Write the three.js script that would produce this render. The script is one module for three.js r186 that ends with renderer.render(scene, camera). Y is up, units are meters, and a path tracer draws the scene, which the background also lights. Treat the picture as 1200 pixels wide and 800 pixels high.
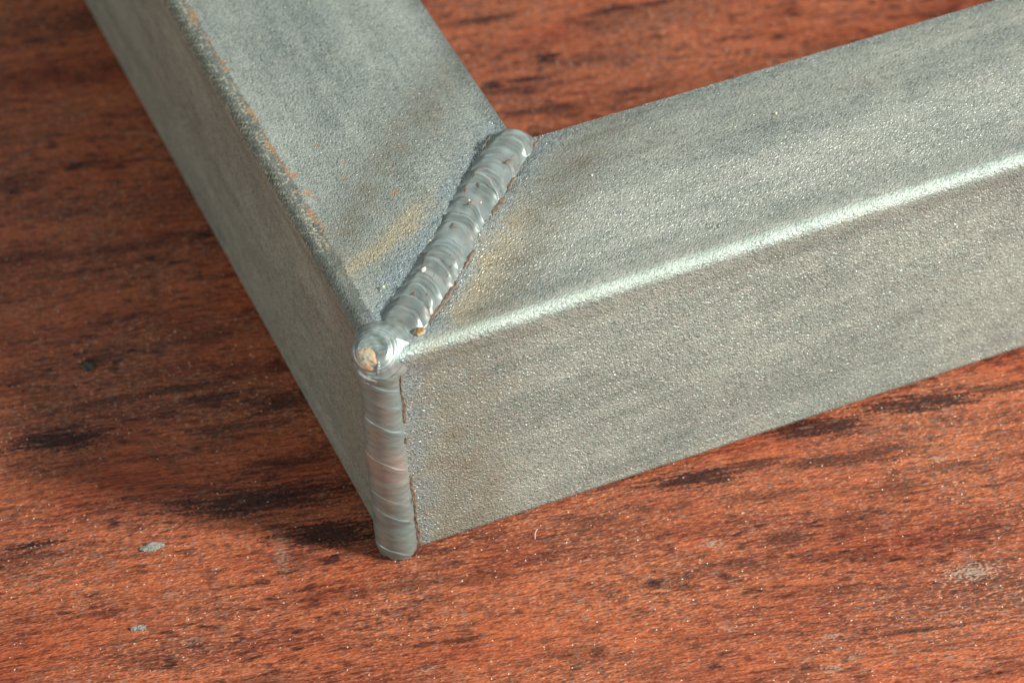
import * as THREE from 'three';
import { mergeGeometries } from 'three/addons/utils/BufferGeometryUtils.js';
import { RectAreaLightUniformsLib } from 'three/addons/lights/RectAreaLightUniformsLib.js';

// ------------------------------------------------------------------ camera, lights, exposure
const scene = new THREE.Scene();
const W = 0.05, H = 0.0542;                    // tube section in metres
const camera = new THREE.PerspectiveCamera(11.735, 1024 / 682, 0.02, 20);
camera.rotation.order = 'YXZ';
camera.rotation.set(-0.75566, -0.37726, -0.040465);
camera.position.set(-0.14222, 0.48247, 0.42817);
camera.focus = 0.648;
camera.userData.fStop = 17;
scene.add(camera);
scene.background = new THREE.Color().setRGB(0.045, 0.049, 0.05);

RectAreaLightUniformsLib.init();
const key = new THREE.SpotLight(new THREE.Color().setRGB(1, 0.97, 0.91), 8.6, 0, 0.35, 0.5, 2);
key.position.set(0.72, 0.66, 0.60);
key.target.position.set(0.03, 0.02, -0.03);
key.castShadow = true; key.shadow.radius = 5; key.shadow.mapSize.set(2048, 2048);
key.shadow.camera.near = 0.2; key.shadow.camera.far = 3; key.shadow.bias = -0.0005;
scene.add(key, key.target);
function softbox(x, y, z, w, h, rgb, power, tx = 0.03, ty = 0.03, tz = -0.03) {
  const l = new THREE.RectAreaLight(new THREE.Color().setRGB(...rgb), power, w, h);
  l.position.set(x, y, z); l.lookAt(tx, ty, tz); scene.add(l);
}
softbox(0.35, 0.95, -0.85, 0.8, 0.3, [0.90, 0.98, 1.0], 3.0);      // cool fill light added behind, no source seen
softbox(0.05, 0.75, 1.15, 0.9, 0.6, [0.98, 1.0, 0.98], 1.6);       // neutral fill light added in front to lift the front face
softbox(-0.95, 0.55, 0.15, 0.9, 0.8, [0.97, 1.0, 0.94], 2.8);     // fill light added on the left, source unseen

// ------------------------------------------------------------------ helpers
let seed = 20431;
const rnd = () => { seed = (seed + 0x6d2b79f5) | 0; let t = Math.imul(seed ^ (seed >>> 15), 1 | seed); t = (t + Math.imul(t ^ (t >>> 7), 61 | t)) ^ t; return ((t ^ (t >>> 14)) >>> 0) / 4294967296; };
const PERM = new Uint8Array(512), GX = new Float32Array(256), GY = new Float32Array(256);
{ const p = [...Array(256).keys()]; for (let i = 255; i > 0; i--) { const j = Math.floor(rnd() * (i + 1)); [p[i], p[j]] = [p[j], p[i]]; }
  for (let i = 0; i < 512; i++) PERM[i] = p[i & 255];
  for (let i = 0; i < 256; i++) { const a = i / 256 * Math.PI * 2; GX[i] = Math.cos(a); GY[i] = Math.sin(a); } }
function noise(x, y) {                                                // gradient noise, about -1..1
  const xi = Math.floor(x), yi = Math.floor(y), fx = x - xi, fy = y - yi, X = xi & 255, Y = yi & 255;
  const u = fx * fx * fx * (fx * (fx * 6 - 15) + 10), v = fy * fy * fy * (fy * (fy * 6 - 15) + 10);
  const a = PERM[X + PERM[Y]], b = PERM[X + 1 + PERM[Y]], c = PERM[X + PERM[Y + 1]], d = PERM[X + 1 + PERM[Y + 1]];
  const n0 = GX[a] * fx + GY[a] * fy, n1 = GX[b] * (fx - 1) + GY[b] * fy, n2 = GX[c] * fx + GY[c] * (fy - 1), n3 = GX[d] * (fx - 1) + GY[d] * (fy - 1);
  const p = n0 + u * (n1 - n0), q = n2 + u * (n3 - n2);
  return 1.5 * (p + v * (q - p));
}
const fbm = (x, y, o = 4) => { let s = 0, a = 0.5; for (let i = 0; i < o; i++) { s += a * noise(x, y); x = x * 2.03 + 17.3; y = y * 2.03 + 5.1; a *= 0.5; } return s; };
const hash = (x, y) => { let h = Math.imul(x | 0, 374761393) + Math.imul(y | 0, 668265263); h = Math.imul(h ^ (h >>> 13), 1274126177); return ((h ^ (h >>> 16)) >>> 0) / 4294967296; };
const clamp = (x, a = 0, b = 1) => x < a ? a : x > b ? b : x;
const smooth = (a, b, x) => { const t = clamp((x - a) / (b - a)); return t * t * (3 - 2 * t); };
const gauss = (x, w) => Math.exp(-(x * x) / (w * w));
const mix = (a, b, t) => a + (b - a) * t;
const toS = (c) => Math.round(255 * clamp(c <= 0.0031308 ? 12.92 * c : 1.055 * Math.pow(c, 1 / 2.4) - 0.055));
function texture(data, w, h, srgb) {
  const t = new THREE.DataTexture(data, w, h, THREE.RGBAFormat, THREE.UnsignedByteType);
  t.wrapS = t.wrapT = THREE.MirroredRepeatWrapping; t.magFilter = THREE.LinearFilter; t.minFilter = THREE.LinearFilter;
  if (srgb) t.colorSpace = THREE.SRGBColorSpace;
  t.needsUpdate = true; return t;
}
// fills colour (linear r, g, b in c[0..2]), height (c[3], 0..1) and roughness (c[4]) maps from a function of metres
function maps(w, h, fn) {
  const C = new Uint8Array(w * h * 4), B = new Uint8Array(w * h * 4), R = new Uint8Array(w * h * 4), c = [0, 0, 0, 0, 0];
  for (let j = 0, k = 0; j < h; j++) for (let i = 0; i < w; i++, k += 4) {
    fn((i + 0.5) / w, (j + 0.5) / h, c);
    C[k] = toS(c[0]); C[k + 1] = toS(c[1]); C[k + 2] = toS(c[2]); C[k + 3] = 255;
    B[k] = B[k + 1] = B[k + 2] = 255 * clamp(c[3]); B[k + 3] = 255;
    R[k] = R[k + 1] = R[k + 2] = 255 * clamp(c[4]); R[k + 3] = 255;
  }
  return { map: texture(C, w, h, true), bumpMap: texture(B, w, h), roughnessMap: texture(R, w, h) };
}
function mesh(name, geometry, material, parent) {
  const m = new THREE.Mesh(geometry, material); m.name = name; m.castShadow = m.receiveShadow = true; parent.add(m); return m;
}
// grid of points: fn(i / nu, j / nv, out) fills out.p (and out.uv, out.c if given)
function grid(nu, nv, fn, { color = false, flip = false } = {}) {
  const n = (nu + 1) * (nv + 1), P = new Float32Array(n * 3), U = new Float32Array(n * 2), C = color ? new Float32Array(n * 3) : null, I = new Uint32Array(nu * nv * 6);
  const o = { p: [0, 0, 0], uv: [0, 0], c: [1, 1, 1] };
  for (let j = 0, k = 0; j <= nv; j++) for (let i = 0; i <= nu; i++, k++) {
    o.uv[0] = i / nu; o.uv[1] = j / nv; fn(i / nu, j / nv, o);
    P.set(o.p, k * 3); U.set(o.uv, k * 2); if (C) C.set(o.c, k * 3);
  }
  for (let j = 0, k = 0; j < nv; j++) for (let i = 0; i < nu; i++) {
    const a = j * (nu + 1) + i, b = a + 1, c = a + nu + 1, d = c + 1;
    if (flip) { I[k++] = a; I[k++] = c; I[k++] = b; I[k++] = b; I[k++] = c; I[k++] = d; } else { I[k++] = a; I[k++] = b; I[k++] = c; I[k++] = b; I[k++] = d; I[k++] = c; }
  }
  const g = new THREE.BufferGeometry();
  g.setAttribute('position', new THREE.BufferAttribute(P, 3)); g.setAttribute('uv', new THREE.BufferAttribute(U, 2));
  if (C) g.setAttribute('color', new THREE.BufferAttribute(C, 3));
  g.setIndex(new THREE.BufferAttribute(I, 1)); g.computeVertexNormals(); return g;
}

// ------------------------------------------------------------------ the wooden board everything stands on
const GRAIN = 14 * Math.PI / 180, A0 = -0.1, AL = 0.3, B0 = -0.215, BL = 0.285;
// dark stains: along the grain, across it, half length, half width, strength
const STAINS = [[-.0631,-.0463,.0114,.0035,.9],[-.0232,-.0213,.0192,.0041,.8],[-.0108,-.0093,.0129,.0042,.9],[-.0183,-.0036,.0077,.0016,.5],[-.0691,-.0173,.0051,.0014,.9],[-.0718,-.0145,.0093,.0012,.5],[-.0365,-.0567,.0099,.0015,.7],[-.0306,-.0529,.0072,.0015,.7],[-.0166,-.0489,.0062,.0033,.6],[-.0168,-.0312,.0105,.0024,.7],[.0473,-.0134,.0053,.0014,.8],[.0635,-.0108,.0106,.0026,.9],[.0753,-.0123,.008,.0017,.7],[.0914,-.0204,.0117,.003,1],[.1136,-.0233,.0136,.003,.9],[.0963,-.0107,.0151,.0024,.7],[.1304,-.0245,.0082,.0016,.7],[.1034,-.0002,.0061,.0028,.5],[.0775,.0092,.0052,.0029,.6],[.0679,.014,.0052,.0017,.5],[.0102,.0236,.0059,.0008,.7],[.0036,-.0006,.0128,.0016,.6],[-.0026,.0076,.0135,.0015,.4],[.0566,-.1511,.0034,.0025,.9],[.0515,-.1443,.006,.0011,.9],[.0432,-.1682,.0082,.0019,.8],[.045,-.1415,.013,.0015,.6],[.0505,-.1326,.0119,.0018,.7],[.0428,-.1435,.003,.0024,.9],[.0755,-.1658,.0093,.0016,.8],[.0859,-.1666,.0063,.0013,.8],[.0642,-.1482,.008,.0009,.5],[.0858,-.1453,.0061,.0008,.5],[.0572,-.1312,.0059,.0012,.5],[-.0588,-.0455,.0044,.0018,.8],[-.0722,-.0405,.0053,.0015,.4],[-.0485,-.1846,.0061,.0023,.4],[-.0589,-.145,.0039,.0012,.4],[-.0675,-.1299,.0058,.0018,.5],[-.0686,-.1272,.0019,.0012,.8],[-.0592,-.1419,.0014,.0015,.7],[-.035,-.1059,.0048,.0012,.6],[-.0276,-.1044,.0038,.0015,.7],[-.067,-.1049,.0084,.002,.5],[-.0445,-.1034,.0131,.0017,.5],[-.055,-.1171,.0057,.0011,.4],[-.0289,-.0711,.011,.0019,.5],[-.0519,-.0797,.0028,.0024,.3],[-.0518,-.0557,.0081,.0016,.6],[-.0262,-.043,.0106,.0017,.6],[-.0156,-.0592,.0073,.0018,.6],[-.0561,.0036,.0033,.0011,.5],[.0014,.0152,.0033,.0009,.4],[.0566,.0188,.0026,.0016,.5],[.0949,.0374,.0126,.0008,.6],[.1004,.0422,.0168,.0007,.4],[.0844,.0241,.0068,.0017,.5],[.0445,.0378,.005,.0022,.4],[-.0558,-.0239,.0052,.0013,.4],[.0386,.0153,.0051,.0016,.3],[.116,-.0044,.0089,.0013,.5],[.0769,-.0034,.0096,.0014,.5],[.1164,.0138,.0061,.0011,.4],[.0401,-.0031,.0053,.0014,.4],[.0302,.0045,.0069,.0013,.3],[.0159,.0087,.0077,.0014,.4],[-.0358,.0013,.005,.0008,.3]];
// pale scuffs and dried splashes: the same five numbers
const SCUFFS = [[.1118,.0247,.0055,.0022,1],[-.0512,.0091,.0016,.0008,.9],[.0632,.0077,.0024,.0013,.7],[.1131,-.007,.0016,.0009,.8],[-.0214,-.0054,.0016,.005,.45],[.0809,.0358,.0022,.0009,.6],[.079,.0439,.002,.0012,.6],[.0836,.0419,.0012,.0009,.5],[-.0435,.0013,.003,.0008,.35],[.0029,.03,.0025,.001,.4],[-.041,.014,.0022,.001,.4],[.062,.03,.003,.001,.35]];
const woodCells = (list, reach) => {                                 // short lists per cell, so that each texel looks at few marks
  const cells = new Map();
  list.forEach((s) => { for (let i = Math.floor((s[0] - s[2] * reach) / 0.01); i <= Math.floor((s[0] + s[2] * reach) / 0.01); i++) for (let j = Math.floor((s[1] - s[3] * reach) / 0.01); j <= Math.floor((s[1] + s[3] * reach) / 0.01); j++) { const k = i * 1000 + j; if (!cells.has(k)) cells.set(k, []); cells.get(k).push(s); } });
  return (a, b) => cells.get(Math.floor(a / 0.01) * 1000 + Math.floor(b / 0.01));
};
const stainsAt = woodCells(STAINS, 1.6), scuffsAt = woodCells(SCUFFS, 1.6);
const woodMaps = maps(2048, 2048, (u, v, c) => {
  const a = A0 + u * AL, b0 = B0 + v * BL;
  const b = b0 + 0.0016 * noise(a * 22 + 3, b0 * 9) + 0.0004 * noise(a * 120, b0 * 160);       // wandering grain
  const fibre = fbm(a * 130, b * 1500, 3), fine = noise(a * 650, b * 3600), cross = noise(a * 1500 + 9, b * 2600), band = fbm(a * 14 + 40, b * 110, 4), cloud = fbm(a * 30 + 7, b0 * 45 + 2, 3);
  const patch = smooth(-0.25, 0.3, fbm(a * 24 + 60, b0 * 40 + 9, 3));
  let stain = (clamp(4 * (fbm(a * 48 + 11, b * 230 + 4, 5) - 0.12)) * 0.5 + clamp(4 * (fbm(a * 210 + 31, b * 620, 4) - 0.10)) * 0.75) * mix(0.5, 1, patch);
  const rag = 0.75 * fbm(a * 110 + 3, b * 1300 + 8, 4) + 0.3 * cross + 0.3 * fine;
  const near = stainsAt(a, b);
  if (near) for (const s of near) { const x = (a - s[0]) / s[2], y = (b0 - s[1]) / s[3], d = Math.sqrt(x * x + y * y); if (d < 1.6) stain = Math.max(stain, Math.min(1, s[4] * 1.15) * smooth(0.28, 0.62, 1.08 - d * 0.75 + 1.1 * rag)); }
  stain = clamp(stain);
  let scuff = clamp(3 * (fbm(a * 300 + 70, b0 * 800 + 30, 4) - 0.30)) * 0.5;
  const pale = scuffsAt(a, b0);
  if (pale) for (const s of pale) { const x = (a - s[0]) / s[2], y = (b0 - s[1]) / s[3], d = Math.sqrt(x * x + y * y); if (d < 1.6) scuff = Math.max(scuff, s[4] * smooth(0.35, 0.75, 1 - d * 0.75 + 0.9 * cross + 0.5 * fine)); }
  // red-brown timber
  const k = clamp(0.5 + 0.8 * band + 0.9 * fibre + 0.4 * fine), g = clamp(0.5 + 0.9 * cloud), bs = b0 + 0.05 * a;
  let r = mix(0.115, 0.395, k), gr = mix(0.020, 0.112, k * 0.8 + g * 0.2), bl = mix(0.012, 0.044, k * 0.7 + g * 0.3);
  // short fibres: dark pores, grey and pale dashes
  const f1 = 0.62 * noise(a * 520 + 3, bs * 2100) + 0.5 * noise(a * 1300, bs * 3600 + 9), f2 = 0.62 * noise(a * 640 + 77, bs * 2300 + 31) + 0.5 * noise(a * 1500 + 5, bs * 3400), f3 = 0.6 * noise(a * 300 + 40, b * 1500 + 12) + 0.5 * noise(a * 900, b * 3000 + 4);
  const open = clamp(0.62 + 1.5 * cloud + 0.5 * band);
  const pore = smooth(0.10, 0.42, f1) * open, pales = smooth(0.14, 0.46, f2) * clamp(0.8 + cloud), grey = smooth(0.16, 0.5, f3) * open;
  r = mix(r, 0.09, pore * 0.9); gr = mix(gr, 0.042, pore * 0.85); bl = mix(bl, 0.030, pore * 0.85);
  r = mix(r, 0.58, pales * 0.6); gr = mix(gr, 0.24, pales * 0.6); bl = mix(bl, 0.135, pales * 0.6);
  r = mix(r, 0.20, grey * 0.7); gr = mix(gr, 0.125, grey * 0.7); bl = mix(bl, 0.10, grey * 0.7);
  r = r * mix(1, 0.15 + 0.1 * f2, stain) + 0.002 * stain; gr = gr * mix(1, 0.14, stain) + 0.002 * stain; bl = bl * mix(1, 0.2, stain) + 0.002 * stain;
  r = mix(r, 0.31, scuff * 0.7); gr = mix(gr, 0.255, scuff * 0.7); bl = mix(bl, 0.20, scuff * 0.7);
  // single specks of pale dust and grit
  const ci = Math.floor(a / 0.0011), cj = Math.floor(b0 / 0.0011), h0 = hash(ci, cj);
  let speck = 0;
  if (h0 < 0.04 + 0.06 * clamp(cloud + 0.2)) { const px = (ci + 0.2 + 0.6 * hash(ci + 91, cj)) * 0.0011, py = (cj + 0.2 + 0.6 * hash(ci, cj + 57)) * 0.0011, rr = 0.00009 + 0.00010 * hash(ci + 7, cj + 3); speck = smooth(1.2, 0.6, Math.hypot(a - px, b0 - py) / rr); }
  r = mix(r, 0.75, speck); gr = mix(gr, 0.62, speck); bl = mix(bl, 0.5, speck);
  c[0] = r; c[1] = gr; c[2] = bl;
  c[3] = 0.5 + 0.25 * fibre + 0.15 * fine + 0.12 * cross + 0.22 * f2 - 0.22 * f1 - 0.12 * stain + 0.1 * scuff + 0.35 * speck;
  c[4] = clamp(0.5 + 0.12 * cross + 0.16 * grey + 0.3 * scuff - 0.06 * stain);
});
const wood = new THREE.MeshPhysicalMaterial({ ...woodMaps, bumpScale: 0.00042, roughness: 1, specularIntensity: 0.45 });
wood.name = 'red_brown_wood';
{
  const top = grid(2, 2, (u, v, o) => { const a = -0.5 + u * 1.2, b = -0.6 + v * 0.95; o.p = [a, 0, b]; o.uv = [(a - A0) / AL, (b - B0) / BL]; }, { flip: true });
  const side = new THREE.BoxGeometry(1.2, 0.03, 0.95).translate(0.1, -0.0155, -0.125);
  const g = mergeGeometries([top.toNonIndexed(), side.toNonIndexed()]);
  const board = mesh('tabletop', g, wood, scene);
  board.rotation.y = -GRAIN;
  board.userData = { kind: 'structure', label: 'worn red-brown wooden tabletop with dark streaks and pale scuffs' };
}

// ------------------------------------------------------------------ the welded frame
const frame = new THREE.Group(); frame.name = 'welded_frame'; scene.add(frame);
frame.userData = { label: 'grey steel square tube frame corner with welded mitre joint, lying on the wooden tabletop', category: 'metal frame' };

// tube section, counted from the bottom of the outer face, up, over the top and down the inner face
const R1 = 0.0023, R2 = 0.0016;
function section(inset) {
  const pts = [], r1 = R1 - inset * 0.6, r2 = Math.max(R2 - inset, 0.0004), lo = inset, hi = W - inset, top = H - inset;
  const arc = (cx, cy, r, a0, a1, n) => { for (let i = 0; i <= n; i++) { const a = a0 + (a1 - a0) * i / n; pts.push([cx + r * Math.cos(a), cy + r * Math.sin(a)]); } };
  const line = (x0, y0, x1, y1, n) => { for (let i = 1; i < n; i++) pts.push([mix(x0, x1, i / n), mix(y0, y1, i / n)]); };
  line(lo, lo + r2, lo, top - r1, 40); arc(lo + r1, top - r1, r1, Math.PI, Math.PI / 2, 12); line(lo + r1, top, hi - r1, top, 40); arc(hi - r1, top - r1, r1, Math.PI / 2, 0, 12);
  line(hi, top - r1, hi, lo + r2, 12); arc(hi - r2, lo + r2, r2, 0, -Math.PI / 2, 5); line(hi - r2, lo, lo + r2, lo, 8); arc(lo + r2, lo + r2, r2, -Math.PI / 2, -Math.PI, 5);
  pts.push([...pts[0]]);
  return pts;
}
const VS = 0.112, US = 0.17, LENGTH = 0.34;
const SEC = section(0), SECLEN = [0]; for (let i = 1; i < SEC.length; i++) SECLEN.push(SECLEN[i - 1] + Math.hypot(SEC[i][0] - SEC[i - 1][0], SEC[i][1] - SEC[i - 1][1]));
const V_EDGE = H - R2 - R1, V_TOP = V_EDGE + Math.PI / 2 * R1, V_REAR = V_TOP + W - 2 * R1;   // metres of section where the faces meet
// slight hollow of rolled tube: the faces sink a little between ridges at their edges
function dish(p, y) {
  let dp = 0, dy = 0;
  const q = p / W, e = y / H;
  if (y > H - R1) dy = -0.00058 * smooth(0.045, 0.15, q) + 0.00085 * smooth(0.17, 0.55, q) - 0.00190 * smooth(0.5, 0.97, q) - 0.0005 * smooth(0.84, 0.98, q);
  if (q > 0.5 && y < H) dy *= clamp((y - H + R1) / R1);
  if (p < R1) dp = 0.00052 * smooth(0.957, 0.87, e) - 0.0004 * smooth(0.84, 0.3, e);
  return [dp, dy];
}
function tube(left) {
  const NS = 240;
  const place = (p, y, l) => left ? [p, y, -(p + l)] : [p + l, y, -p];
  const outer = grid(SEC.length - 1, NS, (i, j, o) => {
    const k = Math.round(i * (SEC.length - 1)), [p, y] = SEC[k], l = LENGTH * Math.pow(j, 1.5) * (1 - p / (LENGTH * 1.2));
    const [dp, dy] = dish(p, y), near = smooth(0.0, 0.006, l);
    const wob = 0.00012 * fbm(SECLEN[k] * 45 + (left ? 9 : 0), l * 30, 2);
    const x = p < R1 ? dp * near + wob * near * 0.6 : 0, h = y > H - R1 ? dy * near + wob * near : 0;
    o.p = place(p + x, y + h, l); o.p[left ? 0 : 2] += 0;
    o.uv = [(p + l) / US, SECLEN[k] / VS];
  }, { flip: left });
  const inn = section(0.0032);
  const inner = grid(inn.length - 1, 4, (i, j, o) => { const [p, y] = inn[Math.round(i * (inn.length - 1))]; o.p = place(p, y, mix(0.0, LENGTH * (1 - p / (LENGTH * 1.2)), j)); o.uv = [o.p[0] / US, o.p[1] / VS]; }, { flip: !left });
  const ring = grid(SEC.length - 1, 1, (i, j, o) => { const k = Math.round(i * (SEC.length - 1)), a = SEC[k], b = inn[Math.min(k, inn.length - 1)], p = mix(a[0], b[0], j), y = mix(a[1], b[1], j), pl = mix(a[0], b[0], j); o.p = place(p, y, LENGTH * (1 - pl / (LENGTH * 1.2))); o.uv = [p / US, y / VS]; }, { flip: left });
  return mergeGeometries([outer, inner, ring]);
}

// frost of small crystal faces: the nearest of scattered points, its number in F[0], the way to it in F[1], F[2]
const F = [0, 0, 0];
function facet(x, y) {
  const xi = Math.floor(x), yi = Math.floor(y); let best = 9;
  for (let j = -1; j <= 1; j++) for (let i = -1; i <= 1; i++) {
    const h = hash(xi + i, yi + j), dx = xi + i + h - x, dy = yi + j + (h * 57.31) % 1 - y, d = dx * dx + dy * dy;
    if (d < best) { best = d; F[0] = (h * 913.7) % 1; F[1] = dx; F[2] = dy; }
  }
  return F;
}
// rolled steel skin: s metres along the tube, m metres round the section
function steel(left) {
  return maps(2048, 1344, (u, v, c) => {
    const s = u * US, m = v * VS, top = m > V_TOP - R1 * 0.6, p = top ? clamp(R1 + m - V_TOP, 0, W) : 0;
    const y = top ? H : R2 + m;
    const o = left ? 37 : 0;
    // frost of small flat grains
    const rot = left ? (top ? -0.1 : 0) : (top ? 0.35 : 0.15), cs = Math.cos(rot), sn = Math.sin(rot), a = s * cs + m * sn, b = -s * sn + m * cs;
    const wx = 0.00018 * noise(a * 1700 + o, b * 1700), wy = 0.00018 * noise(a * 1700 + 50, b * 1700 + o);
    const g1 = noise((a + wx) * 1350 + o, (b + wy) * 2000), g2 = noise((a - wy) * 2900 + 8, (b + wx) * 3900 + o), g3 = noise(a * 560 + o, b * 760);
    facet((a + wx) * 2500 + o * 3, (b + wy) * 3300);
    const id = F[0], tilt = (Math.cos(id * 40) * F[1] + Math.sin(id * 40) * F[2]) * (0.4 + (id * 7.7) % 1);
    const grain = 0.24 * g1 + 0.34 * g2 + 0.14 * g3 + 0.66 * (id - 0.5);
    const big = fbm(s * 26 + o, m * 60 + 5, 4), streak = fbm(s * 16 + 3, m * 330 + o, 3), mid = fbm(s * 150 + o, m * 190, 3);
    // oxide colour
    const t = clamp(0.5 + 0.38 * big + 0.5 * streak + 0.45 * mid);
    let r = mix(0.27, 0.46, t), g = mix(0.305, 0.485, t), bl = mix(0.275, 0.42, t), rough = 0.43 + 0.1 * big;
    // where the weld runs, in metres: along it (d) and away from it (q, negative on the left tube)
    let q, d;
    if (top) { q = (left ? -1 : 1) * (s - p) / Math.SQRT2; d = 0.0728 - (s + p) / Math.SQRT2; } else { q = (left ? -1 : 1) * s; d = 0.0728; }
    const qa = Math.abs(q) + 0.0012 * mid + 0.0008 * big;
    // clean bluish scale beside the bead
    const blue = smooth(0.0105, 0.0060, qa + 0.002 * mid) * 0.75;
    r = mix(r, 0.33 + 0.12 * grain, blue); g = mix(g, 0.40 + 0.12 * grain, blue); bl = mix(bl, 0.41 + 0.12 * grain, blue); rough = mix(rough, 0.32, blue);
    if (top) {
      const c0 = left ? 0.0095 + 0.0075 * smooth(0.026, 0.058, d) * smooth(0.0, 0.05, d) : 0.0105, len = left ? smooth(0.022, 0.034, d) : smooth(0.018, 0.03, d) * smooth(0.062, 0.054, d);
      const straw = clamp(gauss(qa + 0.0016 * mid + 0.0012 * big - c0, left ? 0.0027 : 0.0034) * len * (0.85 + 0.9 * grain + 0.7 * mid)) * (left ? 0.88 : 0.72);
      r = mix(r, 0.56, straw); g = mix(g, 0.465, straw); bl = mix(bl, 0.29, straw);
      const brown = clamp(gauss(qa - (left ? 0.022 : 0.0155), 0.006) * (0.6 + 0.9 * mid + 0.9 * grain));
      r = mix(r, 0.20, brown * 0.8); g = mix(g, 0.175, brown * 0.8); bl = mix(bl, 0.12, brown * 0.8);
    } else {
      const brown = clamp(gauss(qa - 0.016, 0.010) * (0.6 + 0.9 * mid + 0.9 * grain + 0.9 * big)) * (left ? 0.6 : 0.9);
      r = mix(r, 0.24, brown * 0.85); g = mix(g, 0.20, brown * 0.85); bl = mix(bl, 0.135, brown * 0.85);
    }
    // olive and brown film in patches, pale bald grains
    const film = clamp(1.7 * (fbm(s * 60 + 90 + o, m * 120, 4) - 0.12));
    const fk = film * (top ? 0.45 : 0.3); r = mix(r, 0.27, fk); g = mix(g, 0.26, fk); bl = mix(bl, 0.21, fk);
    if (!left && !top) { r *= 0.93; g *= 1.03; bl *= 1.04; }  // front face tinted greener to offset red light bounced off the wood
    if (left && !top) { r *= 1.0; g *= 1.03; }  // left face too is tinted against the red bounce
    const bald = clamp((grain - 0.12) * 2.0); r = mix(r, 0.60, bald * 0.6); g = mix(g, 0.60, bald * 0.6); bl = mix(bl, 0.55, bald * 0.6);
    const pit = clamp((-grain - 0.10) * 1.8); r *= 1 - 0.5 * pit; g *= 1 - 0.5 * pit; bl *= 1 - 0.5 * pit;
    // rust
    let rust = 0;
    if (left && top) { r *= 0.93; g *= 0.97; }
    { // ragged darker band along the inner edge of the top
      const jag = 0.0012 * noise(s * 260 + 60, m * 300) + 0.0006 * mid + 0.0004 * g1, bare = smooth(V_REAR - 0.0028, V_REAR - 0.0008, m + jag) * clamp(0.7 + 0.6 * mid);
      r = mix(r, 0.17 + 0.14 * grain, bare * 0.7); g = mix(g, 0.20 + 0.15 * grain, bare * 0.7); bl = mix(bl, 0.185 + 0.14 * grain, bare * 0.7);
    }
    if (left) {
      // darker band with a ragged outline along the rounded outer edge
      const jag = 0.0005 * noise(s * 420, m * 500) + 0.0003 * g1, bare = smooth(V_EDGE - 0.0012, V_EDGE - 0.0002, m + jag) * smooth(V_TOP + 0.0009, V_TOP + 0.0001, m + jag) * clamp(0.85 + 0.5 * mid);
      r = mix(r, 0.12 + 0.07 * grain, bare * 0.85); g = mix(g, 0.14 + 0.08 * grain, bare * 0.85); bl = mix(bl, 0.125 + 0.07 * grain, bare * 0.85);
      const e = m - V_TOP;
      const line = Math.abs(e - 0.0002 - 0.0007 * noise(s * 140, 3)), crumbs = clamp(4 * (noise(s * 700 + 7, m * 800) * 0.5 + 0.6 * noise(s * 170 + 2, m * 300) + 0.5 * noise(s * 1700, m * 1700) + 0.12 - line / 0.0010 * 0.6)) * smooth(0.028, 0.045, s) * (Math.abs(e) < 0.003 ? 1 : 0);
      rust = clamp(crumbs * 1.4) * (0.55 + 0.4 * id);
      const dust = clamp(3.2 * (noise(s * 1500 + 70, m * 1500) + 0.4 * noise(s * 300, m * 500) - 0.2)) * smooth(0.02, 0.04, s) * (e < 0 && e > -0.0052 ? 1 : 0) * 0.8;
      r = mix(r, 0.55, dust); g = mix(g, 0.50, dust); bl = mix(bl, 0.36, dust);
      const tan = clamp(2.2 * (fbm(s * 150 + 4, m * 900, 3) - 0.1)) * gauss(m - (V_EDGE - 0.003), 0.004) * 0.5;
      r = mix(r, 0.34, tan); g = mix(g, 0.25, tan); bl = mix(bl, 0.16, tan);
      if (top) for (const [fs, fp, fr] of FLECKS) { const dd = Math.hypot(s - fs, p - fp) / fr; if (dd < 1.6) rust = Math.max(rust, 0.8 * smooth(1.1, 0.5, dd + 0.8 * g1 + 0.5 * g2)); }
    }
    const specks = clamp(5 * (noise(s * 520 + 130 + o, m * 520) * 0.6 + noise(s * 1400, m * 1400 + o) * 0.4 - 0.58)); rust = Math.max(rust, specks * 0.5);
    r = mix(r, 0.40, rust); g = mix(g, 0.22, rust); bl = mix(bl, 0.11, rust);
    c[0] = r; c[1] = g; c[2] = bl;
    c[3] = 0.5 + 0.10 * g1 + 0.12 * g2 + (0.22 - 0.12 * gauss(m - (V_EDGE + V_TOP) / 2, 0.003)) * tilt + 0.1 * mid + 0.15 * rust;
    c[4] = clamp(rough + (left ? 0.08 : 0.26) * gauss(m - (V_EDGE + V_TOP) / 2, 0.0028) + 0.2 * (id - 0.5) + 0.06 * g3 + 0.3 * rust - 0.1 * bald + 0.12 * film);
  });
}
// rust flecks on the top of the left tube: along, in from the edge, radius
const FLECKS = [[.0645, .011, .0006], [.0528, .0127, .00055], [.0436, .0197, .0009], [.0575, .0036, .0012], [.0512, .0042, .0011], [.0498, .0049, .0007], [.0568, .0142, .0004], [.0745, .017, .0004], [.050, .022, .0004]];
const steelMat = (left) => { const m = new THREE.MeshStandardMaterial({ ...steel(left), bumpScale: 0.00055, metalness: 0.48, roughness: 1 }); m.name = 'mill_steel'; return m; };
const tubes = [true, false].map((left) => mesh('tube', tube(left), steelMat(left), frame));
tubes[0].userData.label = 'left steel tube with rust crumbs along its outer edge';
tubes[1].userData.label = 'right steel tube with bright front edge';

// ------------------------------------------------------------------ weld beads
const beadMat = new THREE.MeshStandardMaterial({ vertexColors: true, metalness: 0.6, roughness: 0.43 }); beadMat.name = 'weld_metal';
const slagMat = new THREE.MeshStandardMaterial({ vertexColors: true, roughness: 0.6 }); slagMat.name = 'slag';
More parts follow.
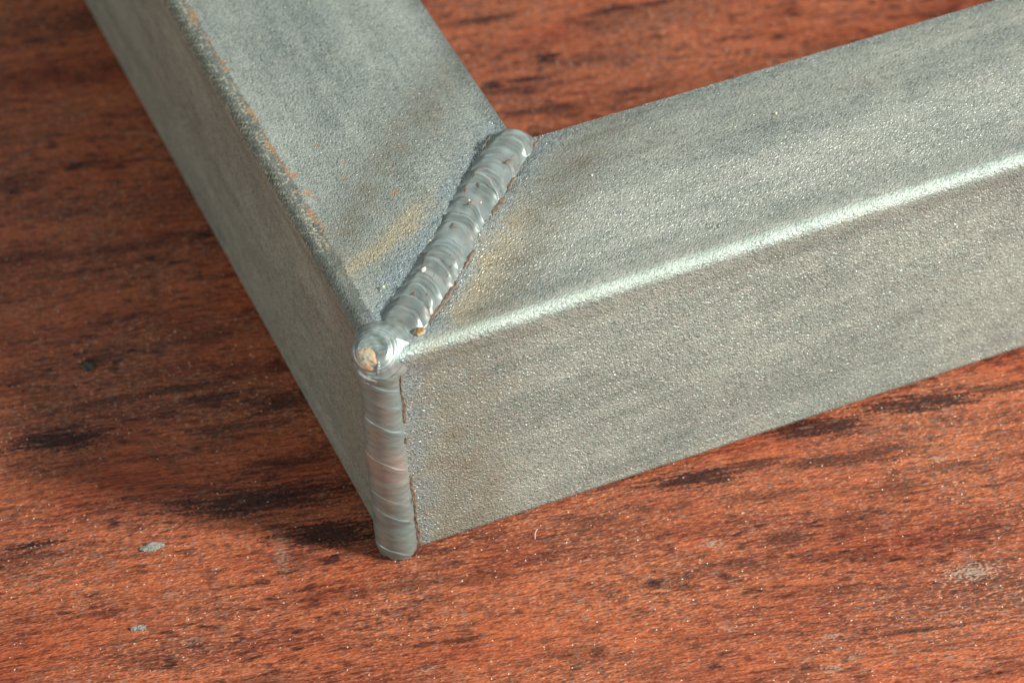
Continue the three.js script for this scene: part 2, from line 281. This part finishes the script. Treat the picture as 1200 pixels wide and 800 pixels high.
// overlapping pools of a bead: places along the run where each pool begins
function pools(from, to, lo, hi) { const a = [from]; while (a[a.length - 1] < to) a.push(a[a.length - 1] + mix(lo, hi, rnd())); return a; }
function ripple(s, x, list, half, o, lean = 0.25) {                  // height (metres) of the pools at s along, x across; also how near a pool's rim is
  const wob = 0.0003 * noise(s * 330 + o, x * 500) + 0.00025 * noise(s * 90 + o, x * 160), ax = Math.abs(x);
  let i = list.length - 1, w = 0;
  for (; i >= 0; i--) {
    const R = half * (1.06 + 0.4 * hash(i, o + 1)), skew = (lean + 0.45 * (hash(i, o + 2) - 0.5)) * x, y = Math.min(ax, half * 1.04);
    w = s + wob - skew - R + Math.sqrt(Math.max(R * R - y * y, 0)); if (w > list[i] || i === 0) break;
  }
  const from = list[i], len = (list[i + 1] ?? from + 0.004) - from, f = clamp((w - from) / len), d = w - from;
  const rise = smooth(0, 0.0002, d) * (1 - 0.9 * smooth(0.0002, 0.0036, d)), amp = o === 3 ? 0.00052 + 0.00050 * hash(i, o) : 0.00006 + 0.00020 * hash(i, o);
  const fine = noise(w * 1500 + i * 3, x * 120 + o) * 0.000055 * smooth(0.0034, 0.0006, d) + noise(w * 3300, x * 260 + o) * 0.000012;
  return { h: rise * amp + fine, f, i, w, d };
}
const beadColor = (o, tone, tan, rim, pitted) => {
  let r = 0.36 * tone, g = 0.43 * tone, b = 0.41 * tone;
  r = mix(r, 0.47, tan); g = mix(g, 0.36, tan); b = mix(b, 0.29, tan);
  r = mix(r, 0.24, rim); g = mix(g, 0.22, rim); b = mix(b, 0.19, rim);  // oxide line and groove shade in one dark colour
  r = mix(r, 0.20, pitted); g = mix(g, 0.13, pitted); b = mix(b, 0.085, pitted);
  o[0] = r; o[1] = g; o[2] = b;
};
// the bead along the mitre on top: from the inner corner to the outer one
const TS = 0.0670, THALF = 0.0046, SX = W + 0.0012, D = Math.SQRT1_2;
const POOLS1 = pools(-0.003, 0.0655, 0.0022, 0.0056);
const bow = (s) => 0.0007 * smooth(0.02, 0.048, s) * smooth(0.066, 0.05, s) + 0.00025 * noise(s * 90, 31);   // the run wanders a little
function beadTop(s, t, out) {                                         // t is -1 at the left toe, 1 at the right toe
  const endc = 0.0620, re = TS - endc;
  let half = THALF * (1 + 0.05 * noise(s * 260, t > 0 ? 4 : 9) + 0.05 * noise(s * 700, t > 0 ? 14 : 19));
  const cap = s > endc ? Math.sqrt(Math.max(1 - ((s - endc) / re) ** 2, 0)) : 1;
  half *= cap * mix(0.72, 1, smooth(0, 0.006, s));
  const x = t * half, rp = ripple(s, x, POOLS1, 0.0044, 3), e = 1 - t * t;
  const crown = 0.00085;
  let h = crown * Math.pow(e * cap, 1.35) + rp.h * smooth(0, 0.7, e) - 0.0001 * (1 - smooth(0, 0.12, e));
  // the run sags over the inner edge at its start and over the rounded outer edges at its end
  const drop = (z, r) => z > 0 ? r - Math.sqrt(Math.max(r * r - Math.min(z, r * 0.999) ** 2, 0)) : 0;
  const xb = x + bow(s);
  out[0] = SX - s * D + xb * D; out[2] = -SX + s * D + xb * D;
  h -= drop(0.0035 - s, 0.0042) * 0.9;
  h -= 0.0016 * smooth(0.0585, 0.066, s);
  h -= 0.6 * Math.max(drop(R1 - out[0], R1), drop(R1 + out[2], R1)) * mix(0.22, 0.95, 1 - Math.pow(e * cap, 0.7));
  out[1] = H + h;
  return { rp, e, x };
}
const bead1 = mesh('weld_bead', grid(110, 860, (u, v, o) => {
  const s = v * TS, t = (u * 2 - 1), tt = Math.sign(t) * Math.pow(Math.abs(t), 0.85), k = beadTop(s, tt, o.p);
  const { rp, e } = k;
  const rim = smooth(0.0008, 0.0003, rp.d) * clamp(0.4 + 1.4 * noise(s * 400, tt * 3 + 7)) * 0.85;  // dark oxide lines that also paint in shade along the pool grooves
  const lines = 0.5 + 0.5 * noise(rp.w * 2200 + rp.i * 9, tt * 1.3) * smooth(0.004, 0.001, rp.d) + 0.3 * noise(rp.w * 700 + rp.i * 5, tt);
  const tone = 0.56 + 0.44 * lines + 0.14 * noise(s * 110, tt * 2) + 0.22 * hash(rp.i, 5);
  const pit = clamp(5 * (noise(s * 420 + 30, tt * 5.5 + 3) - 0.58)) * (1 - smooth(0.06, 0.064, s));
  const tan = clamp(0.3 * noise(s * 220 + 8, tt * 2.6) + 0.10 * lines) * (1 - smooth(0.064, 0.067, s));
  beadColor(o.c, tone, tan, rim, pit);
}, { color: true, flip: false }), beadMat, frame);
bead1.userData.label = 'rippled weld bead across the top of the mitre';

// the bead down the outer corner
const POOLS2 = pools(0.002, H + 0.01, 0.0035, 0.0125);
const YTOP = H - 0.0040;
// a round, proud run: radius, and its centre from the corner, outwards and sideways
const side = (s) => { const q = clamp(s / YTOP); return [mix(0.0036, 0.0038, q) + 0.00012 * noise(s * 240, 2) + 0.00008 * noise(s * 700, 5), mix(-0.0028, -0.0030, q), mix(-0.0010, -0.0002, smooth(0.3, 1, q)) + 0.0002 * noise(s * 150, 8)]; };
const sideToe = (s) => { const [r, n, m] = side(s), B = m - n, C = m * m + n * n - r * r * 1.2; return Math.SQRT2 * (B + Math.sqrt(B * B - 2 * C)) / 2; };   // where it meets the right tube
function beadSide(s, t, out) {                                        // s runs down from YTOP
  const y = YTOP - s, q = clamp(s / YTOP), [r0, n0, m0] = side(s);
  const end = s > YTOP - 0.005 ? Math.sqrt(Math.max(1 - ((s - YTOP + 0.005) / 0.0052) ** 2, 0.02)) : 1;
  const phi = t * 1.72, e = 1 - t * t, X = t * 0.0052, rp = ripple(s, X, POOLS2, 0.0060, 21, 0.4);
  const r = r0 * mix(0.88, 1, end) * (1 - 0.09 * Math.cos(2 * phi) + 0.02) + rp.h * smooth(0, 0.5, e) * smooth(YTOP, YTOP - 0.004, s);
  const n = n0 + r * Math.cos(phi), m = m0 + r * Math.sin(phi);
  out[0] = -n * D + m * D; out[1] = Math.max(y, 0.0002 + 0.0012 * clamp(noise(phi * 1.7, 3) + 0.2)); out[2] = n * D + m * D;
  return { rp, e, q };
}
const bead2 = mesh('weld_bead', grid(100, 560, (u, v, o) => {
  const s = v * YTOP, t = u * 2 - 1, tt = Math.sign(t) * Math.pow(Math.abs(t), 0.85), { rp, e, q } = beadSide(s, tt, o.p);
  const lines = 0.5 + 0.5 * noise(rp.w * 1500 + rp.i * 9, tt * 1.2 + 4) + 0.35 * noise(rp.w * 500, tt + 9), fine = noise(rp.w * 5200, tt * 2);
  const rim = smooth(0.0004, 0.0, rp.d) * clamp(0.3 + noise(s * 300, tt * 3)) * 0.5;  // rim lines here too carry painted groove shade besides oxide
  const pink = 1.0 * gauss(q - 0.50, 0.10) * (0.55 + 0.5 * lines), tan = clamp(0.1 * lines + 0.4 * noise(s * 160, tt * 2 + 3));
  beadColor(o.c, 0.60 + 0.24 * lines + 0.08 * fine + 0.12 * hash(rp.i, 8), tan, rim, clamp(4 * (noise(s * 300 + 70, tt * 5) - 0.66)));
  o.c[0] *= 0.88;
  o.c[0] = mix(o.c[0], 0.45, pink * 0.6); o.c[1] = mix(o.c[1], 0.34, pink * 0.6); o.c[2] = mix(o.c[2], 0.29, pink * 0.6);
  const teal = gauss(q - 0.1, 0.06) * clamp(0.6 + noise(s * 400, tt * 3)); o.c[0] = mix(o.c[0], 0.26, teal * 0.6); o.c[1] = mix(o.c[1], 0.37, teal * 0.6); o.c[2] = mix(o.c[2], 0.37, teal * 0.6);
}, { color: true }), beadMat, frame);
bead2.userData.label = 'smoother weld bead running down the outer corner';

// the blob where both beads run together: one melted drop, drawn as the smooth union of a ball, the ends of the beads and the tube corner, with a crater in it
const BC = new THREE.Vector3(0.0017, H - 0.0030, -0.0052), BR = 0.0048;
const pole = new THREE.Vector3(-0.268, 0.686, 0.677).normalize(), px = new THREE.Vector3(0.919, -0.029, 0.394), py = new THREE.Vector3().crossVectors(pole, px).normalize();
const CRATER = BC.clone().addScaledVector(py, 0.0011).addScaledVector(px, -0.0006).addScaledVector(pole, 0.0050);
const smin = (a, b, k) => { const h = clamp(0.5 + 0.5 * (b - a) / k); return mix(b, a, h) - k * h * (1 - h); };
function melt(x, y, z) {
  let d = Math.hypot(x - BC.x, y - BC.y, z - BC.z) - BR;
  const m = (x + z) * D, run = (2 * SX - x + z) * D, out = (z - x) * D;
  d = smin(d, Math.max(Math.hypot(m, y - H + 0.0105) - 0.0115, run - 0.066), 0.0022);
  const [r2, n2, m2] = side(Math.max(YTOP - y, 0));
  d = smin(d, Math.max(Math.hypot(out - n2, m - m2) - r2, y - H + 0.0045), 0.0018);
  const R = 0.003, a = Math.max(R - x, 0), b = Math.max(z + R, 0), c = Math.max(y - H + R, 0), t = Math.hypot(a, b, c) + Math.min(Math.max(R - x, z + R, y - H + R), 0) - R;
  d = smin(d, t, 0.0028);
  const cr = Math.hypot(x - CRATER.x, y - CRATER.y, z - CRATER.z), ring = smooth(0.0022, 0.0030, cr) * smooth(0.0062, 0.0042, cr);
  d += 0.00145 * gauss(cr, 0.0022) - 0.00020 * gauss(cr - 0.0030, 0.0006) + 0.0013 * smooth(0.0054, 0.0082, Math.hypot(x - BC.x, y - BC.y, z - BC.z));
  d += ring * 0.00010 * noise(cr * 2600 + 3, m * 160) + 0.00016 * noise(x * 420, (y + z) * 420) + 0.00010 * noise(x * 1100 + 5, (y - z) * 1100) * gauss(cr, 0.003);
  return [d, cr];
}
const along3 = new THREE.Vector3();
function blob(dir) {                                                  // distance from the middle of the drop to its skin in a direction, and the distance from the crater there
  let lo = 0.0015, hi = 0.0102, e;
  for (let r = hi; r > lo; r -= 0.0003) { e = melt(BC.x + dir.x * r, BC.y + dir.y * r, BC.z + dir.z * r); if (e[0] < 0) { lo = r; hi = r + 0.0003; break; } }
  for (let i = 0; i < 9; i++) { const r = (lo + hi) / 2; e = melt(BC.x + dir.x * r, BC.y + dir.y * r, BC.z + dir.z * r); if (e[0] < 0) lo = r; else hi = r; }
  return [lo, e[1]];
}
const crater = mesh('weld_crater', grid(220, 130, (u, v, o) => {
  const ph = u * Math.PI * 2, th = v * 1.75, X = Math.sin(th) * Math.cos(ph), Y = Math.sin(th) * Math.sin(ph);
  along3.set(0, 0, 0).addScaledVector(pole, Math.cos(th)).addScaledVector(px, X).addScaledVector(py, Y);
  const [r, cr] = blob(along3), k = cr / 0.005;
  o.p = [BC.x + along3.x * r, BC.y + along3.y * r, BC.z + along3.z * r];
  beadColor(o.c, 0.9 + 0.3 * noise(k * 12, ph * 0.4) + 0.25 * noise(X * 5, Y * 5), clamp(0.25 * noise(X * 3 + 7, Y * 3)), 0, clamp(1.6 * (noise(X * 8 + 3, Y * 8) - 0.35)) * gauss(k, 0.4));
  const teal = gauss(k - 0.5, 0.15) * smooth(-0.2, 0.5, Y) * clamp(0.6 + 0.7 * noise(X * 3 + 2, Y * 3 + 1));  // dark arc: shading of the crater's upper wall painted into the colour
  o.c[0] = mix(o.c[0], 0.15, teal * 0.85); o.c[1] = mix(o.c[1], 0.23, teal * 0.85); o.c[2] = mix(o.c[2], 0.22, teal * 0.85);
}, { color: true }), beadMat, frame);
crater.userData.label = 'round weld blob with a crater at the outer corner';

// slag: a lumpy drop laid on a surface
function lump(rx, ry, rz, o, paint, n = 40, rough = 1) {
  return grid(n, n >> 1, (u, v, q) => {
    const a = u * Math.PI * 2, b = (v - 0.5) * Math.PI, x = Math.cos(b) * Math.cos(a), y = Math.sin(b), z = Math.cos(b) * Math.sin(a);
    const k = 1 + rough * (0.22 * noise(x * 1.7 + o, z * 1.7 + y) + 0.1 * noise(x * 4.5 + o, z * 4.5 + y * 3));
    q.p = [x * rx * k, y * ry * k, z * rz * k]; paint(q.c, x, y, z);
  }, { color: true, flip: true });
}
const at = (m, p, ry = 0) => { m.position.set(...p); m.rotation.y = ry; return m; };
{ const to = new THREE.Vector3().addScaledVector(px, -0.0016).addScaledVector(py, -0.0011).addScaledVector(pole, 0.0046).normalize(), p = BC.clone().addScaledVector(to, blob(to)[0] + 0.00005).toArray();
  const spot = at(mesh('slag_spot', lump(0.0019, 0.00035, 0.0022, 4, (c, x, y, z) => {
    const k = clamp(0.5 + 0.9 * noise(x * 2.6 + 2, z * 2.6)), edge = smooth(0.76, 0.95, Math.hypot(x, z) + 0.12 * noise(x * 5, z * 5)), rust = clamp(edge + smooth(0.15, 0.6, z + 0.8 * noise(x * 3, z * 3)) * 0.9);
    c[0] = mix(mix(0.30, 0.62, k), 0.52, rust); c[1] = mix(mix(0.29, 0.57, k), 0.33, rust); c[2] = mix(mix(0.22, 0.44, k), 0.17, rust);
    const hole = smooth(0.06, 0.02, Math.abs(Math.hypot(x + 0.48, z + 0.28) - 0.15)) + clamp(3 * (noise(x * 4 + 9, z * 4) - 0.25)); for (let i = 0; i < 3; i++) c[i] *= 1 - 0.5 * clamp(hole);
  }, 64, 0.6), slagMat, crater), p, 0.3);
  spot.quaternion.setFromUnitVectors(new THREE.Vector3(0, 1, 0), to); spot.userData.label = 'cream coloured slag spot in the crater'; }
{ const chip = at(mesh('slag_chip', lump(0.0011, 0.0006, 0.0010, 9, (c, x, y, z) => { const k = clamp(0.5 + noise(x * 3, z * 3 + 6)), e = smooth(0.75, 0.95, Math.hypot(x, z)); c[0] = mix(mix(0.15, 0.30, k), 0.5, e * 0.6); c[1] = mix(mix(0.085, 0.18, k), 0.4, e * 0.6); c[2] = mix(0.03, 0.06, k) + e * 0.15; }), slagMat, frame), [0.0104, H + 0.0001, -0.0042], 0.4);
  chip.userData.label = 'brown glassy slag chip beside the end of the top bead'; }
// brown slag left in the groove beside a bead: an uneven ribbon lying along its toe
function seam(name, parent, s0, s1, where, width, o) {
  const g = grid(8, 90, (u, v, q) => {
    const s = mix(s0, s1, v), taper = Math.sqrt(Math.max(1 - (2 * v - 1) ** 4, 0)), w = width * taper * (0.75 + 0.6 * noise(s * 420 + o, 3)), x = (u * 2 - 1);
    const hgt = 0.00018 * (1 - x * x) * (0.7 + 0.9 * noise(s * 900 + o, x * 2)) * taper - 0.00005;
    where(s, x * w + 0.00012 * noise(s * 500 + o, 7), hgt, q.p);
    const k = clamp(0.5 + 0.8 * noise(s * 900, x + o)), e = smooth(0.6, 1, Math.abs(x)); q.c = [mix(mix(0.09, 0.19, k), 0.34, e * 0.4), mix(mix(0.066, 0.14, k), 0.31, e * 0.4), mix(mix(0.048, 0.10, k), 0.27, e * 0.4)];
  }, { color: true });
  return mesh(name, g, slagMat, parent);
}
const toeTop = (side) => (s, x, h, p) => { const q = side * THALF * (1 + 0.05 * noise(s * 260, side > 0 ? 4 : 9) + 0.05 * noise(s * 700, side > 0 ? 14 : 19)) + side * 0.0002 + x + bow(s); p[0] = SX - s * D + q * D; p[1] = H + h + 0.0001; p[2] = -SX + s * D + q * D; };
for (const [a, b, w] of [[0.0005, 0.0045, 0.0005], [0.0140, 0.0180, 0.0006], [0.0205, 0.0335, 0.00085], [0.0368, 0.0428, 0.0006], [0.0465, 0.0590, 0.0007]]) seam('slag_line', bead1, a, b, toeTop(1), w, a * 900);
for (const [a, b, w] of [[0.004, 0.0085, 0.00022], [0.030, 0.036, 0.00018]]) seam('slag_line', bead1, a, b, toeTop(-1), w, a * 900 + 40);
const toeSide = (s, x, h, p) => { p[0] = sideToe(s) + 0.00035 + x; p[1] = YTOP - s; p[2] = 0.0001 + h; };
for (const [a, b, w] of [[0.0012, 0.0065, 0.00034], [0.0060, 0.0142, 0.00062], [0.0178, 0.0196, 0.0004], [0.0285, 0.0378, 0.00062], [0.0372, 0.0445, 0.0005], [0.0432, 0.0490, 0.0009]]) seam('slag_line', bead2, a, b, toeSide, w, a * 700 + 5);
// crumbs and spatter
const paleCrumb = lump(0.00028, 0.0002, 0.00028, 3, (c) => { c[0] = 0.66; c[1] = 0.58; c[2] = 0.40; }, 14), brownCrumb = lump(0.0008, 0.00014, 0.00034, 8, (c, x, y, z) => { const k = 0.8 + 0.5 * noise(x * 3, z * 3); c[0] = 0.17 * k; c[1] = 0.12 * k; c[2] = 0.085 * k; }, 24, 2), greyCrumb = lump(0.0007, 0.00045, 0.0005, 12, (c, x, y, z) => { const k = 0.5 + 0.3 * noise(x * 3, z * 3); c[0] = k; c[1] = k * 0.97; c[2] = k * 0.9; }, 20);
for (const [s, t, g, ry] of [[0.0375, -0.95, paleCrumb, 0], [0.0255, -0.1, paleCrumb, 1], [0.0245, 0.35, paleCrumb, 2], [0.0465, -0.45, greyCrumb, 0.6], [0.0330, -0.25, brownCrumb, 0.9], [0.0262, 0.0, brownCrumb, 0.2], [0.0205, -0.12, brownCrumb, 1.4], [0.0115, 0.45, brownCrumb, 0.1], [0.0535, -0.2, brownCrumb, 0.5]]) { const p = []; beadTop(s, t, p); p[1] += 0.00003; const m = at(mesh('spatter', g, slagMat, bead1), p, ry); m.scale.setScalar(0.7 + 0.6 * rnd()); }
for (const [x, z, k] of [[0.0088, -0.0188, 0], [0.0585, -0.0318, 1], [0.1001, -0.0335, 1]]) at(mesh('spatter', paleCrumb, slagMat, tubes[k]), [x, H + 0.0001, z], x * 90);

// ------------------------------------------------------------------ crumbs and fibres lying on the wood
const gritMat = new THREE.MeshStandardMaterial({ vertexColors: true, roughness: 0.9 }); gritMat.name = 'dry_dirt';
function flake(x, z, rx, rz, ry, o, dark, label) {
  const g = lump(rx, 0.0006, rz, o, (c, px, py, pz) => { const k = clamp(0.55 + 0.8 * noise(px * 5 + o, pz * 5) + 0.6 * noise(px * 14, pz * 14 + o)), b = dark ? 0.06 : 0.20; c[0] = b * (0.6 + 0.8 * k); c[1] = b * (0.58 + 0.74 * k); c[2] = b * (0.5 + 0.66 * k); }, 48, 2.2);
  const m = at(mesh('dirt_flake', g, gritMat, scene), [x, 0.0002, z], ry); m.name = numbered('dirt_flake'); m.userData = { label, category: 'dirt flake', group: 'flakes of dried dirt on the wood' }; return m;
}
const taken = {};
function numbered(n) { const k = taken[n] = (taken[n] ?? -1) + 1; return k ? `${n}_${String(k).padStart(3, '0')}` : n; }
flake(-0.0425, -0.0231, 0.0021, 0.0009, -0.2, 5, false, 'pale grey crumbly flake on the wood left of the lower weld end');
flake(-0.0380, -0.0786, 0.0011, 0.0012, 0.5, 15, true, 'small dark grey flake on the shaded wood left of the tube');
flake(-0.0519, -0.0036, 0.0013, 0.0006, -0.3, 25, false, 'little grey flake on the bare wood near the bottom left');
function fibre(pts, radius, color, label) {
  const g = new THREE.TubeGeometry(new THREE.CatmullRomCurve3(pts.map((p) => new THREE.Vector3(...p))), 24, radius, 6);
  const m = new THREE.MeshStandardMaterial({ color: new THREE.Color().setRGB(...color), roughness: 0.7 }); m.name = 'fibre';
  const o = mesh(numbered('fibre'), g, m, scene); o.userData = { label, category: 'fibre', group: 'loose fibres on the wood' };
}
fibre([[0.0279, 0.0002, 0.0070], [0.0285, 0.0006, 0.0058], [0.0294, 0.0003, 0.0047]], 0.00005, [0.8, 0.74, 0.66], 'short white fibre on the wood below the right tube');
fibre([[-0.0062, 0.0002, -0.1485], [-0.0035, 0.0007, -0.1470], [0.0, 0.0004, -0.1437]], 0.00011, [0.38, 0.2, 0.1], 'tan splinter on the wood against the left tube');

scene.traverse((o) => { if (o.isMesh) { const seen = o.parent; if (seen && seen !== scene) { const same = seen.children.filter((c) => c.name === o.name); if (same.length > 1 && same.indexOf(o) > 0) o.name = `${o.name}_${String(same.indexOf(o)).padStart(3, '0')}`; } } });

const renderer = new THREE.WebGLRenderer({ antialias: true });
renderer.toneMapping = THREE.LinearToneMapping;
renderer.toneMappingExposure = 1.04;
renderer.shadowMap.enabled = true;
renderer.setSize(1024, 682);
renderer.render(scene, camera);
